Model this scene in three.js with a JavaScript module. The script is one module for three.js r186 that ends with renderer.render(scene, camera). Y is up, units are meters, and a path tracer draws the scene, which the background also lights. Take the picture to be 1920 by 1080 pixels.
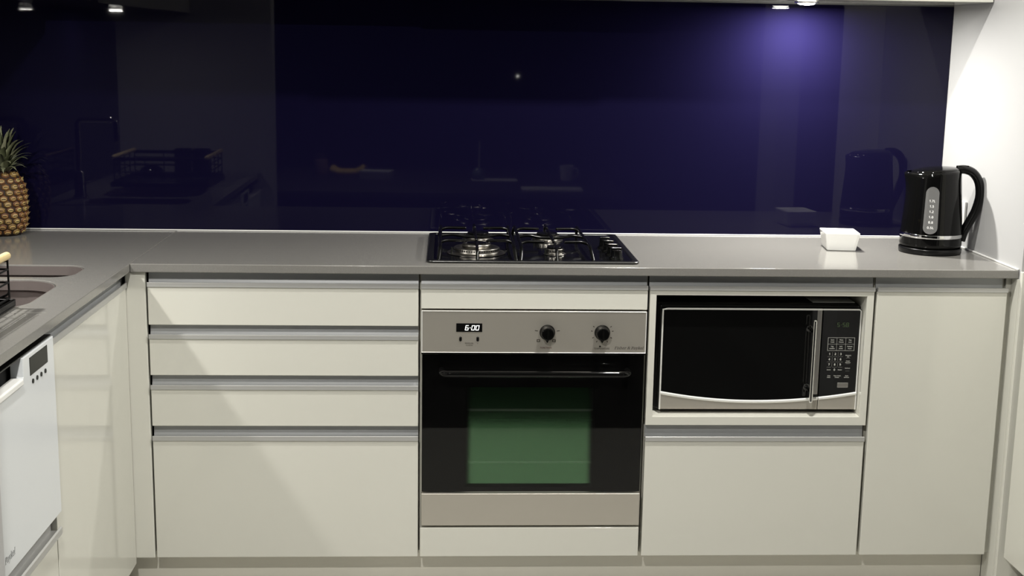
import * as THREE from 'three';
import { RoundedBoxGeometry } from 'three/addons/geometries/RoundedBoxGeometry.js';
import { mergeGeometries } from 'three/addons/utils/BufferGeometryUtils.js';
import { RectAreaLightUniformsLib } from 'three/addons/lights/RectAreaLightUniformsLib.js';

// ------------------------------------------------------------------ camera, lamps, exposure
const scene = new THREE.Scene();
scene.background = new THREE.Color(0x000000);
const camera = new THREE.PerspectiveCamera(24.96, 16 / 9, 0.05, 60);
camera.position.set(0.0672, 1.4713, 3.9056);
camera.rotation.set(-0.18728, -0.0519, 0.0165, 'YXZ');
const renderer = new THREE.WebGLRenderer({ antialias: true });
renderer.toneMapping = THREE.LinearToneMapping;
renderer.toneMappingExposure = 1.5;
renderer.shadowMap.enabled = true;
RectAreaLightUniformsLib.init();
const LAMP = { white: 0xfffcf5 };                      // colour of every lamp of the room
const CEIL_NITS = 1430, LED_NITS = 1850;                // lamp faces, watched together with the exposure
const ROOM = { xl: -1.336, xr: 1.577, top: 2.4, nib: 1.775 };

// ------------------------------------------------------------------ helpers
let seed = 7;
const rnd = () => ((seed = (seed * 16807) % 2147483647) / 2147483647);
const R = (a, b) => a + (b - a) * rnd();
const used = {};
function numbered(n) { const k = used[n] = (used[n] ?? -1) + 1; return k ? `${n}_${String(k).padStart(3, '0')}` : n; }
function tag(o, label, category, group) { o.userData.label = label; o.userData.category = category; if (group) o.userData.group = group; return o; }
function thing(name, label, category, [x, y, z] = [0, 0, 0], turn = 0, group) {
  const o = new THREE.Group(); o.name = numbered(name); o.position.set(x, y, z); o.rotation.y = turn; scene.add(o);
  return tag(o, label, category, group);
}
function mesh(name, geo, mat, parent) {
  const g = Array.isArray(geo) ? merge(geo) : geo;
  const m = new THREE.Mesh(g, mat); m.castShadow = m.receiveShadow = true;
  if (parent) { m.name = name; parent.add(m); } else { m.name = numbered(name); scene.add(m); }
  return m;
}
function structure(name, geo, mat, label) { const m = mesh(name, geo, mat); m.userData.kind = 'structure'; if (label) m.userData.label = label; return m; }
function merge(list) { return mergeGeometries(list.map(g => { const n = g.index ? g.toNonIndexed() : g; for (const k of Object.keys(n.attributes)) if (!['position', 'normal', 'uv'].includes(k)) n.deleteAttribute(k); return n; })); }
function metreUV(g) {                                   // uv in metres from the dominant axis of each normal
  const p = g.attributes.position, n = g.attributes.normal, uv = new Float32Array(p.count * 2);
  for (let i = 0; i < p.count; i++) {
    const ax = Math.abs(n.getX(i)), ay = Math.abs(n.getY(i)), az = Math.abs(n.getZ(i));
    const [u, v] = ax > ay && ax > az ? [p.getZ(i), p.getY(i)] : ay > az ? [p.getX(i), p.getZ(i)] : [p.getX(i), p.getY(i)];
    uv[2 * i] = u; uv[2 * i + 1] = v;
  }
  g.setAttribute('uv', new THREE.BufferAttribute(uv, 2)); return g;
}
function bb(x0, x1, y0, y1, z0, z1, r = 0) {            // box from bounds, edges rounded by r
  const w = x1 - x0, h = y1 - y0, d = z1 - z0;
  let g = r > 0 ? new RoundedBoxGeometry(w, h, d, 3, Math.min(r, w / 2.01, h / 2.01, d / 2.01)) : new THREE.BoxGeometry(w, h, d);
  g.translate((x0 + x1) / 2, (y0 + y1) / 2, (z0 + z1) / 2);
  return metreUV(g);
}
function alongX(pts, x0, x1) {                          // profile given as [z, y], swept from x0 to x1
  const s = new THREE.Shape(pts.map(([z, y]) => new THREE.Vector2(-z, y)));
  const g = new THREE.ExtrudeGeometry(s, { depth: x1 - x0, bevelEnabled: false });
  g.rotateY(Math.PI / 2); g.translate(x0, 0, 0); return metreUV(g);
}
function alongZ(pts, z0, z1) {                          // profile given as [x, y]
  const s = new THREE.Shape(pts.map(([x, y]) => new THREE.Vector2(x, y)));
  const g = new THREE.ExtrudeGeometry(s, { depth: z1 - z0, bevelEnabled: false });
  g.translate(0, 0, z0); return metreUV(g);
}
function roundRect(x0, x1, y0, y1, r, P = THREE.Shape) {
  const s = new P();
  s.moveTo(x0 + r, y0); s.lineTo(x1 - r, y0); s.absarc(x1 - r, y0 + r, r, -Math.PI / 2, 0); s.lineTo(x1, y1 - r); s.absarc(x1 - r, y1 - r, r, 0, Math.PI / 2);
  s.lineTo(x0 + r, y1); s.absarc(x0 + r, y1 - r, r, Math.PI / 2, Math.PI); s.lineTo(x0, y0 + r); s.absarc(x0 + r, y0 + r, r, Math.PI, Math.PI * 1.5);
  return s;
}
const V = (x, y, z) => new THREE.Vector3(x, y, z);
function tube(pts, r, seg = 24, rs = 10, tension = 0.5) {
  const c = pts.length === 2 ? new THREE.LineCurve3(V(...pts[0]), V(...pts[1])) : new THREE.CatmullRomCurve3(pts.map(p => V(...p)), false, 'catmullrom', tension);
  return new THREE.TubeGeometry(c, pts.length === 2 ? 1 : seg, r, rs);
}
function bent(pts, r, fillet, rs = 10) {                // rod of straight runs joined by rounded corners
  const path = new THREE.CurvePath(); const v = pts.map(p => V(...p)); let last = v[0];
  for (let i = 1; i < v.length - 1; i++) {
    const a = v[i].clone().add(v[i - 1].clone().sub(v[i]).setLength(fillet)), b = v[i].clone().add(v[i + 1].clone().sub(v[i]).setLength(fillet));
    path.add(new THREE.LineCurve3(last, a)); path.add(new THREE.QuadraticBezierCurve3(a, v[i], b)); last = b;
  }
  path.add(new THREE.LineCurve3(last, v[v.length - 1]));
  const segs = path.curves.length * 6, P = []; for (const c of path.curves) { const n = c instanceof THREE.LineCurve3 ? 1 : 7; for (let k = 0; k < n; k++) P.push(c.getPoint(k / n)); } P.push(v[v.length - 1]);
  const poly = new THREE.CurvePath(); for (let i = 1; i < P.length; i++) if (P[i].distanceTo(P[i - 1]) > 1e-6) poly.add(new THREE.LineCurve3(P[i - 1], P[i]));
  const g = new THREE.TubeGeometry(poly, Math.max(segs * 3, 40), r, rs);
  const caps = [[P[0]], [P[P.length - 1]]].map(([q]) => { const s = new THREE.SphereGeometry(r, rs, 6); s.translate(q.x, q.y, q.z); return s; });
  return merge([g, ...caps]);
}
const lathe = (pts, seg = 64) => new THREE.LatheGeometry(pts.map(([r, y]) => new THREE.Vector2(r, y)), seg);
const mv = (g, x, y, z) => { g.translate(x, y, z); return g; };

// ------------------------------------------------------------------ materials
function noiseTexture(size, fn, srgb = false) {
  const d = new Uint8Array(size * size * 4);
  for (let y = 0; y < size; y++) for (let x = 0; x < size; x++) { const c = fn(x, y), i = 4 * (y * size + x); d[i] = c[0]; d[i + 1] = c[1]; d[i + 2] = c[2]; d[i + 3] = 255; }
  const t = new THREE.DataTexture(d, size, size); t.wrapS = t.wrapT = THREE.RepeatWrapping; t.magFilter = THREE.LinearFilter; t.minFilter = THREE.LinearMipmapLinearFilter; t.generateMipmaps = true;
  if (srgb) t.colorSpace = THREE.SRGBColorSpace; t.needsUpdate = true; return t;
}
const lin = (r, g, b) => new THREE.Color().setRGB(r, g, b);
const std = o => new THREE.MeshStandardMaterial(o), phy = o => new THREE.MeshPhysicalMaterial(o);
// brushed metal: fine lines along u
const lineRow = Array.from({ length: 256 }, () => rnd());
const brushed = noiseTexture(256, (x, y) => { const v = 120 + 60 * lineRow[y] + 30 * rnd(); return [v, v, v]; });
brushed.repeat.set(1.4, 9);
const speckle = noiseTexture(512, () => { const q = rnd(), v = q > 0.985 ? 150 + 50 * rnd() : q < 0.03 ? 96 + 16 * rnd() : 122 + 12 * rnd(); return [v, v * 0.985, v * 0.955]; }, true);
speckle.repeat.set(5, 5);
const peel = noiseTexture(256, () => { const v = 110 + 40 * rnd(); return [v, v, v]; });
peel.repeat.set(12, 12);
const grain = (() => { const rows = Array.from({ length: 128 }, () => rnd()); return noiseTexture(128, (x, y) => { const w = rows[y] * 0.7 + 0.3 * rows[(y + 64 + Math.floor(4 * Math.sin(x / 20))) % 128]; return [205 + 35 * w, 180 + 40 * w, 128 + 45 * w]; }, true); })();
grain.repeat.set(3, 20);
const M = {
  cream: phy({ color: lin(0.655, 0.65, 0.59), roughness: 0.09 }),
  creamInner: std({ color: lin(0.55, 0.54, 0.47), roughness: 0.5 }),
  alu: std({ color: lin(0.52, 0.52, 0.51), metalness: 0.5, roughness: 0.4 }),
  aluDark: std({ color: lin(0.40, 0.41, 0.42), metalness: 0.3, roughness: 0.45 }),
  stone: phy({ map: speckle, color: lin(0.95, 0.955, 0.955), roughness: 0.15 }),
  navy: phy({ color: lin(0.0045, 0.0037, 0.0172), roughness: 0.025, specularIntensity: 0.42 }),
  wall: std({ color: lin(0.43, 0.43, 0.43), roughness: 0.55, bumpMap: peel, bumpScale: 0.00006 }),
  ceiling: std({ color: lin(0.80, 0.80, 0.79), roughness: 0.9 }),
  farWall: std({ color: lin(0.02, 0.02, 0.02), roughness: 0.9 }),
  floor: phy({ color: lin(0.42, 0.41, 0.38), roughness: 0.3, bumpMap: peel, bumpScale: 0.00004 }),
  carpet: std({ color: lin(0.010, 0.0095, 0.009), roughness: 1 }),
  kick: std({ color: lin(0.74, 0.72, 0.64), roughness: 0.35, metalness: 0.2 }),
  steel: phy({ color: lin(0.55, 0.52, 0.465), metalness: 0.7, roughness: 0.4, anisotropy: 0.4 }),
  steelEdge: std({ color: lin(0.90, 0.90, 0.88), metalness: 0.35, roughness: 0.3 }),
  chrome: std({ color: lin(0.78, 0.78, 0.78), metalness: 1, roughness: 0.06 }),
  satin: std({ color: lin(0.62, 0.60, 0.57), metalness: 1, roughness: 0.28 }),
  sink: std({ color: lin(0.25, 0.215, 0.205), metalness: 0.5, roughness: 0.36 }),
  blackGlass: phy({ color: lin(0.004, 0.004, 0.004), roughness: 0.03 }),
  frit: std({ color: lin(0.004, 0.004, 0.004), roughness: 0.6 }),
  blackGloss: phy({ color: lin(0.003, 0.003, 0.003), roughness: 0.06, specularIntensity: 0.45 }),
  blackPlastic: phy({ color: lin(0.004, 0.004, 0.004), roughness: 0.25, specularIntensity: 0.5 }),
  knob: phy({ color: lin(0.003, 0.003, 0.003), roughness: 0.12, specularIntensity: 0.25 }),
  blackMatte: phy({ color: lin(0.005, 0.005, 0.005), roughness: 0.5, specularIntensity: 0.5 }),
  enamel: phy({ color: lin(0.004, 0.004, 0.005), roughness: 0.09, specularIntensity: 0.38 }),
  rimSteel: std({ color: lin(0.115, 0.115, 0.115), metalness: 1, roughness: 0.3 }),
  castIron: phy({ color: lin(0.003, 0.003, 0.003), roughness: 0.2, specularIntensity: 0.5 }),
  burnerAlu: std({ color: lin(0.30, 0.285, 0.26), metalness: 1, roughness: 0.3 }),
  white: phy({ color: lin(0.86, 0.86, 0.84), roughness: 0.12 }),
  whiteMetal: phy({ color: lin(0.70, 0.725, 0.745), roughness: 0.22 }),
  lcd: phy({ color: lin(0.014, 0.015, 0.013), roughness: 0.3, specularIntensity: 0.25 }),
  darkGap: std({ color: lin(0.004, 0.004, 0.004), roughness: 0.9 }),
  wood: std({ map: grain, roughness: 0.5 }),
  clear: phy({ color: 0xffffff, roughness: 0, transmission: 1, thickness: 0, ior: 1.5, specularIntensity: 0.3 }),
  greenPane: std({ color: lin(0.115, 0.255, 0.13), metalness: 1, roughness: 0.1, transparent: true, opacity: 0.58 }),
  digitGlow: std({ color: 0x000000, emissive: lin(1, 1, 0.95), emissiveIntensity: 1.6 }),
  digitGreen: std({ color: 0x000000, emissive: lin(0.16, 0.24, 0.10), emissiveIntensity: 0.17 }),
  lampFace: std({ color: 0xffffff, emissive: new THREE.Color(LAMP.white), emissiveIntensity: 40 }),
  silicone: std({ color: lin(0.82, 0.82, 0.80), roughness: 0.4 }),
  cord: std({ color: lin(0.01, 0.01, 0.01), roughness: 0.5 }),
};
function canvasMaterial(w, h, draw, opts = {}) {
  const c = document.createElement('canvas'); c.width = w; c.height = h; const x = c.getContext('2d'); draw(x, w, h);
  const t = new THREE.CanvasTexture(c); t.colorSpace = THREE.SRGBColorSpace;
  return new THREE.MeshPhysicalMaterial({ map: t, transparent: true, roughness: 0.3, specularIntensity: 0.1, ...opts });
}
function printPlane(w, h, x, y, z) { const g = new THREE.PlaneGeometry(w, h); g.translate(x, y, z); return g; }

// ------------------------------------------------------------------ the room
const { xl, xr, top, nib } = ROOM;
structure('floor', bb(-4.2, 4.6, -0.1, 0, -0.15, 2.1), M.floor);
structure('floor_carpet', bb(-4.2, 4.6, -0.1, 0, 2.1, 8.6), M.carpet);
structure('ceiling', bb(-4.2, 4.6, top, top + 0.1, -0.15, 8.6), M.ceiling);
structure('wall_back', bb(-1.5, 4.6, 0, top, -0.15, 0), M.wall);
structure('wall_left', bb(-1.5, xl, 0, top, 0, nib), M.wall);
structure('wall_return', bb(-4.2, -0.68, 0, top, nib, nib + 0.11), M.wall);
structure('wall_right', bb(xr, xr + 0.075, 0, top, 0, 0.612), M.wall);
structure('wall_passage', bb(xr + 0.02, xr + 0.12, 0, top, 2.12, 2.45), M.wall);
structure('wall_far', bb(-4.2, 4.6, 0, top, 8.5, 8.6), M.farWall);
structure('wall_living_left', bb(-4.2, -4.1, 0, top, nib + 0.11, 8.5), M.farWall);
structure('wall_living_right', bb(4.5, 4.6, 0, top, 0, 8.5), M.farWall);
// kickboards under the cabinets
structure('baseboard_back', bb(-0.80, xr - 0.0045, 0, 0.1, 0.515, 0.532, 0.001), M.kick);
structure('baseboard_left', bb(-0.822, -0.805, 0, 0.083, 0.535, nib - 0.002, 0.001), M.kick);

// ------------------------------------------------------------------ blue glass splashbacks
tag(mesh('glass_splashback', bb(xl + 0.007, xr - 0.001, 0.9005, 1.5935, 0.0005, 0.0065, 0.0008), M.navy), 'glossy dark navy glass splashback across the back wall behind the cooktop', 'splashback');
tag(mesh('glass_splashback', bb(xl + 0.0005, xl + 0.0065, 0.9005, 1.571, 0.0005, nib - 0.002, 0.0008), M.navy), 'dark navy glass panel on the left wall beside the sink, seen mirrored', 'splashback');
structure('trim_1', bb(xl + 0.01, xr - 0.005, 0.9, 0.9035, 0.0068, 0.0105, 0.0015), M.silicone);
structure('trim_2', bb(xr - 0.0055, xr - 0.0005, 0.9, 0.9045, 0.013, 0.598, 0.0015), M.silicone);

// ------------------------------------------------------------------ worktops
const SL = 0.878, SH = 0.9;
{
  const g = bb(-0.7355, xr - 0.001, SL, SH, 0.001, 0.6, 0.0022);
  tag(mesh('worktop', g, M.stone), 'grey stone worktop along the back wall holding the cooktop and kettle', 'worktop');
  // left worktop: outline in (x, -z) with two bowl cut-outs and drainer grooves
  const s = new THREE.Shape([V(xl + 0.001, -0.001), V(xl + 0.001, -nib + 0.001), V(-0.736, -nib + 0.001), V(-0.736, -0.001)].map(p => new THREE.Vector2(p.x, p.y)));
  const hole = (x0, x1, z0, z1, r) => s.holes.push(roundRect(x0, x1, -z1, -z0, r, THREE.Path));
  hole(-1.19, -0.83, 0.625, 0.795, 0.055);
  hole(-1.19, -0.83, 0.825, 1.185, 0.10);
  const grooves = [-0.775, -0.800, -0.825, -0.89, -0.95, -1.01, -1.07];
  for (const x of grooves) hole(x - 0.0024, x + 0.0024, 1.222, 1.66, 0.0023);
  hole(-1.075, -0.765, 1.204, 1.2085, 0.0021);
  const e = new THREE.ExtrudeGeometry(s, { depth: 0.0175, bevelEnabled: true, bevelSize: 0.0018, bevelThickness: 0.0018, bevelOffset: -0.0018, bevelSegments: 2, curveSegments: 16 });
  e.rotateX(-Math.PI / 2); e.translate(0, SL + 0.0022, 0);
  const w = tag(mesh('worktop', metreUV(e), M.stone), 'grey stone worktop of the left run with sink cut-outs and drainer grooves', 'worktop');
  mesh('groove_bed', bb(-1.085, -0.757, SL + 0.001, SH - 0.0028, 1.198, 1.668), M.stone, w);
}

// ------------------------------------------------------------------ cabinets of the back run
const F = 0.585;                                        // plane of the fronts
function front(parent, name, x0, x1, y0, y1) { return mesh(name, bb(x0, x1, y0, y1, F - 0.018, F, 0.0016), M.cream, parent); }
const pullProfile = (yb, yt) => [[F + 0.0035, yb + 0.0003], [F + 0.0035, yt - 0.0008], [F + 0.0028, yt], [F + 0.0002, yt], [F - 0.0005, yt - 0.0008], [F - 0.0005, yb + 0.005], [F - 0.016, yb + 0.005], [F - 0.016, yb + 0.0003]];
function pull(parent, x0, x1, yb, yt) { return mesh('finger_pull', alongX(pullProfile(yb, yt), x0, x1), M.alu, parent); }
function channel(parent, x0, x1, yb, yt) {               // recessed channel behind the pull
  return mesh('recess_channel', alongX([[0.562, yb - 0.0065], [0.5685, yb - 0.0065], [0.5675, yb - 0.002], [0.5655, yb + 0.004], [0.5645, yt], [0.562, yt]], x0, x1), M.aluDark, parent);
}
function carcass(parent, x0, x1, y0, y1) {               // sides, base and back of a unit
  return mesh('carcass', [bb(x0, x0 + 0.014, y0, y1, 0.02, 0.556), bb(x1 - 0.014, x1, y0, y1, 0.02, 0.556), bb(x0 + 0.014, x1 - 0.014, y0, y0 + 0.016, 0.02, 0.556), bb(x0 + 0.014, x1 - 0.014, y0 + 0.016, y1, 0.02, 0.03)], M.creamInner, parent);
}
const ROWS = [[0.738, 0.838, 0.850, 0.8725], [0.604, 0.701, 0.713, 0.7365], [0.467, 0.566, 0.578, 0.6025], [0.102, 0.427, 0.440, 0.4655]];
{
  const c = thing('drawer_cabinet', 'cream gloss four-drawer base unit between the corner post and the oven', 'cabinet');
  carcass(c, -0.699, -0.0015, 0.1005, 0.877);
  ROWS.forEach(([y0, y1, yp, yc]) => { const d = front(c, 'drawer', -0.697, -0.003, y0, y1); pull(d, -0.697, -0.003, y1, yp); channel(c, -0.697, -0.003, yp, yc); });
}
{
  const c = thing('oven_cabinet', 'cream panels and sides of the unit built around the wall oven', 'cabinet');
  mesh('carcass', [bb(0.0005, 0.0155, 0.1005, 0.877, 0.02, 0.556), bb(0.5845, 0.5995, 0.1005, 0.877, 0.02, 0.556), bb(0.0155, 0.5845, 0.165, 0.182, 0.02, 0.556)], M.creamInner, c);
  const p = front(c, 'top_panel', 0.004, 0.596, 0.785, 0.838); pull(p, 0.004, 0.596, 0.838, 0.850);
  channel(c, 0.004, 0.596, 0.850, 0.8725);
  front(c, 'bottom_panel', 0.003, 0.594, 0.102, 0.1835);
}
{
  const c = thing('microwave_cabinet', 'cream base unit with an open microwave niche above one deep drawer', 'cabinet');
  const s = new THREE.Shape([new THREE.Vector2(0.602, 0.471), new THREE.Vector2(1.1985, 0.471), new THREE.Vector2(1.1985, 0.838), new THREE.Vector2(0.602, 0.838)]);
  s.holes.push(new THREE.Path([new THREE.Vector2(0.6195, 0.4955), new THREE.Vector2(0.6195, 0.8245), new THREE.Vector2(1.1795, 0.8245), new THREE.Vector2(1.1795, 0.4955)]));
  const e = new THREE.ExtrudeGeometry(s, { depth: 0.015, bevelEnabled: true, bevelSize: 0.0014, bevelThickness: 0.0015, bevelOffset: -0.0014, bevelSegments: 2 }); e.translate(0, 0, F - 0.0165);
  const fr = mesh('niche_frame', metreUV(e), M.cream, c); pull(fr, 0.602, 1.1985, 0.838, 0.850);
  mesh('niche_lining', [bb(0.6045, 0.6195, 0.4955, 0.8245, 0.03, F - 0.018), bb(1.1795, 1.1945, 0.4955, 0.8245, 0.03, F - 0.018), bb(0.6045, 1.1945, 0.48, 0.4955, 0.03, F - 0.018), bb(0.6045, 1.1945, 0.8245, 0.8365, 0.03, F - 0.018), bb(0.6045, 1.1945, 0.48, 0.8365, 0.02, 0.03)], M.cream, c);
  mesh('carcass', [bb(0.6015, 0.616, 0.1005, 0.465, 0.02, 0.556), bb(1.184, 1.1985, 0.1005, 0.465, 0.02, 0.556), bb(0.616, 1.184, 0.1005, 0.1165, 0.02, 0.556)], M.creamInner, c);
  channel(c, 0.602, 1.1985, 0.850, 0.8725); channel(c, 0.603, 1.197, 0.440, 0.4685);
  const d = front(c, 'drawer', 0.603, 1.197, 0.102, 0.427); pull(d, 0.603, 1.197, 0.427, 0.440);
}
{
  const c = thing('door_cabinet', 'narrow cream base unit with one tall plain door at the right wall', 'cabinet');
  carcass(c, 1.2025, 1.5575, 0.1005, 0.877);
  const d = front(c, 'door', 1.206, 1.556, 0.102, 0.838); pull(d, 1.206, 1.5565, 0.838, 0.850);
  channel(c, 1.206, 1.549, 0.850, 0.8725);
  mesh('end_panel', [bb(xr - 0.0038, xr - 0.0005, 0.0005, 0.877, 0.533, 0.6122), bb(xr - 0.0038, xr + 0.075, 0.0005, 0.8995, 0.6125, 0.628, 0.0015)], M.cream, c);
  mesh('filler_strip', bb(1.5585, xr - 0.0042, 0.1005, 0.8765, 0.548, 0.566, 0.001), M.cream, c);
}
// corner post where the two runs meet
structure('trim_3', [bb(-0.7535, -0.7015, 0.1005, 0.877, F - 0.018, F, 0.003), bb(-0.7535, -0.735, 0.1005, 0.877, 0.30, F - 0.018, 0.002)], M.cream);

// ------------------------------------------------------------------ left run: sink unit, dishwasher, drawer below it
const LX = -0.751;                                      // plane of the left fronts
function leftPull(parent, z0, z1, yb, yt) {
  return mesh('finger_pull', alongZ(pullProfile(yb, yt).map(([z, y]) => [z - F + LX, y]), z0, z1), M.alu, parent);
}
{
  const c = thing('sink_cabinet', 'glossy cream base unit under the sink with a door mirroring the drawers', 'cabinet');
  mesh('carcass', [bb(xl + 0.02, LX - 0.03, 0.0845, 0.877, 0.588, 0.602), bb(xl + 0.02, LX - 0.03, 0.0845, 0.877, 1.232, 1.246), bb(xl + 0.02, LX - 0.03, 0.0845, 0.10, 0.602, 1.232)], M.creamInner, c);
  const d = mesh('door', bb(LX - 0.018, LX, 0.086, 0.835, 0.5865, 1.2465, 0.0016), M.cream, c);
  leftPull(d, 0.5868, 1.2465, 0.835, 0.849);
  mesh('recess_channel', bb(LX - 0.0155, LX - 0.0125, 0.8405, 0.8725, 0.555, 1.2465), M.aluDark, c);
}
{
  const X = -0.737, z0 = 1.2575, z1 = nib - 0.006;
  const c = thing('dishwasher', 'white drawer dishwasher with a grey display under the left worktop', 'dishwasher');
  mesh('body', bb(xl + 0.03, X - 0.03, 0.475, 0.858, z0 + 0.004, z1 - 0.004), M.blackMatte, c);
  // front: tall control block at the right, lower towards the grip
  const s = new THREE.Shape(); const zc = 1.452;
  s.moveTo(-z0, 0.484); s.lineTo(-z0, 0.862); s.lineTo(-zc, 0.862); s.lineTo(-zc, 0.826); s.lineTo(-zc - 0.012, 0.814); s.lineTo(-z1, 0.814); s.lineTo(-z1, 0.484); s.closePath();
  const e = new THREE.ExtrudeGeometry(s, { depth: 0.022, bevelEnabled: true, bevelSize: 0.0015, bevelThickness: 0.0015, bevelOffset: -0.0015, bevelSegments: 2 });
  e.rotateY(Math.PI / 2); e.translate(X - 0.0235, 0, 0);
  const fp = mesh('front_panel', metreUV(e), M.whiteMetal, c);
  const lg = new THREE.PlaneGeometry(0.15, 0.03); lg.rotateY(Math.PI / 2); lg.translate(X + 0.0004, 0.517, 1.628);
  mesh('printed_logo', lg, canvasMaterial(600, 120, (q, w, h) => { q.clearRect(0, 0, w, h); q.fillStyle = '#77797b'; q.font = 'italic 72px serif'; q.textAlign = 'right'; q.textBaseline = 'middle'; q.fillText('Fisher & Paykel', w - 8, h / 2); }), fp);
  mesh('grip_bar', [bb(X - 0.020, X + 0.006, 0.814, 0.828, zc + 0.016, z1, 0.004)], M.white, fp);
  mesh('grip_recess', bb(X - 0.040, X - 0.036, 0.814, 0.858, zc, z1), M.satin, c);
  mesh('top_trim', bb(X - 0.06, X - 0.004, 0.8625, 0.866, z0, z1, 0.001), M.blackPlastic, c);
  mesh('display', bb(X - 0.001, X + 0.0008, 0.818, 0.854, 1.301, 1.414, 0.0008), M.lcd, c);
  for (let k = 0; k < 4; k++) { const b = new THREE.CylinderGeometry(0.0046, 0.0046, 0.002, 20); b.rotateZ(Math.PI / 2); b.translate(X + 0.0008, 0.8045, 1.32 + k * 0.0265); mesh('button', b, M.lcd, c); }
}
{
  const c = thing('drawer_unit', 'cream drawer front with aluminium finger pull below the white dishwasher', 'cabinet');
  mesh('carcass', bb(xl + 0.03, LX - 0.05, 0.0845, 0.10, 1.2575, nib - 0.006), M.creamInner, c);
  const d = mesh('drawer', bb(LX - 0.018, LX, 0.086, 0.432, 1.2525, nib - 0.004, 0.0016), M.cream, c);
  mesh('finger_pull', alongZ([[LX + 0.012, 0.4323], [LX + 0.012, 0.446], [LX + 0.009, 0.449], [LX + 0.006, 0.446], [LX + 0.004, 0.4385], [LX - 0.012, 0.4385], [LX - 0.014, 0.468], [LX - 0.017, 0.468], [LX - 0.017, 0.4323]], 1.2525, nib - 0.004), M.alu, d);
}
// sink bowls under the left worktop
{
  const c = thing('sink', 'undermount double-bowl sink of brownish steel in the left worktop', 'sink');
  const bowl = (x0, x1, z0, z1, r, depth) => {
    const ring = (o, i, y0, y1) => {                    // rounded ring, o outside and i inside the cut-out's edge
      const a = roundRect(x0 - o, x1 + o, -z1 - o, -z0 + o, r + o); a.holes.push(roundRect(x0 + i, x1 - i, -z1 + i, -z0 - i, r - i, THREE.Path));
      const g = new THREE.ExtrudeGeometry(a, { depth: y1 - y0, bevelEnabled: false, curveSegments: 18 }); g.rotateX(-Math.PI / 2); g.translate(0, y0, 0); return g;
    };
    const f = new THREE.ExtrudeGeometry(roundRect(x0 - 0.003, x1 + 0.003, -z1 - 0.003, -z0 + 0.003, r + 0.003), { depth: 0.003, bevelEnabled: false, curveSegments: 18 }); f.rotateX(-Math.PI / 2); f.translate(0, SL - depth, 0);
    const b = mesh('basin', [ring(-0.0025, 0.0045, SL - 0.004, SH - 0.0035), ring(0.006, -0.004, SL - depth, SL - 0.007), f], M.sink, c);
    const w = lathe([[0, 0.001], [0.03, 0.001], [0.042, 0.004], [0.043, 0.002]], 32); w.translate((x0 + x1) / 2, SL - depth + 0.002, (z0 + z1) / 2); mesh('drain', w, M.chrome, b);
  };
  bowl(-1.19, -0.83, 0.625, 0.795, 0.055, 0.11); bowl(-1.19, -0.83, 0.825, 1.185, 0.10, 0.17);
}

// ------------------------------------------------------------------ wall cupboards and rangehood
const CB = 1.594;
function cupboard(x0, x1, label) {
  const c = thing('wall_cupboard', label, 'cupboard');
  mesh('carcass', bb(x0, x1, CB + 0.004, top - 0.002, 0.0015, 0.276), M.cream, c);
  mesh('door', bb(x0 + 0.0015, x1 - 0.0015, CB + 0.0045, top - 0.004, 0.2775, 0.2955, 0.0015), M.cream, c);
  return c;
}
cupboard(0.585, 1.08, 'white wall cupboard right of the rangehood with its underside in shade');
cupboard(1.0815, xr - 0.002, 'white wall cupboard nearest the right wall, small lamp under it');
cupboard(-1.02, -0.045, 'white wall cupboard left of the rangehood above the splashback');
{
  const c = thing('rangehood', 'dark slide-out rangehood above the gas cooktop', 'rangehood');
  mesh('casing', bb(-0.0435, 0.5835, CB + 0.012, top - 0.002, 0.0015, 0.276), M.blackMatte, c);
  mesh('fascia', bb(-0.0435, 0.5835, CB - 0.002, CB + 0.045, 0.277, 0.2965, 0.002), M.blackGloss, c);
  for (let k = 0; k < 2; k++) mesh('filter', bb(0.0 + k * 0.285, 0.265 + k * 0.285, CB + 0.004, CB + 0.0115, 0.04, 0.26, 0.002), M.aluDark, c);
}
{
  const c = thing('wall_cupboard', 'white wall cupboard along the left wall over the sink, seen mirrored', 'cupboard');
  mesh('carcass', bb(xl + 0.001, xl + 0.30, CB - 0.022, top - 0.002, 0.0015, nib - 0.002), M.cream, c);
  for (let k = 0; k < 3; k++) { const a = 0.30 + k * 0.491; mesh('door', bb(xl + 0.3015, xl + 0.3195, CB - 0.026, top - 0.004, a + 0.0015, a + 0.4895, 0.0015), M.cream, c); }
}

// ------------------------------------------------------------------ lamps
function lampLight(x, y, z, size, nits) {
  const l = new THREE.RectAreaLight(LAMP.white, nits, size, size); l.position.set(x, y, z); l.lookAt(x, y - 1, z); scene.add(l); return l;
}
function puck(label, x, y, z, nits) {
  const c = thing('cupboard_lamp', label, 'lamp', [x, y, z]);
  mesh('rim', lathe([[0.0258, 0], [0.0258, -0.004], [0.0285, -0.0055], [0.033, -0.0045], [0.034, 0]], 48), M.satin, c);
  mesh('lens', lathe([[0, -0.0105], [0.010, -0.0102], [0.018, -0.0092], [0.0232, -0.007], [0.0248, -0.004], [0.0248, -0.001], [0, -0.001]], 48), M.lampFace, c);
  lampLight(x, y - 0.012, z, 0.042, nits);
}
puck('round glowing puck lamp under the right wall cupboard, above the white dish', 1.09, CB + 0.003, 0.152, LED_NITS);
puck('round glowing puck lamp under the left wall cupboard, seen mirrored in the glass', -1.165, CB - 0.0175 - 0.0055, 1.12, LED_NITS * 0.68);
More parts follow.
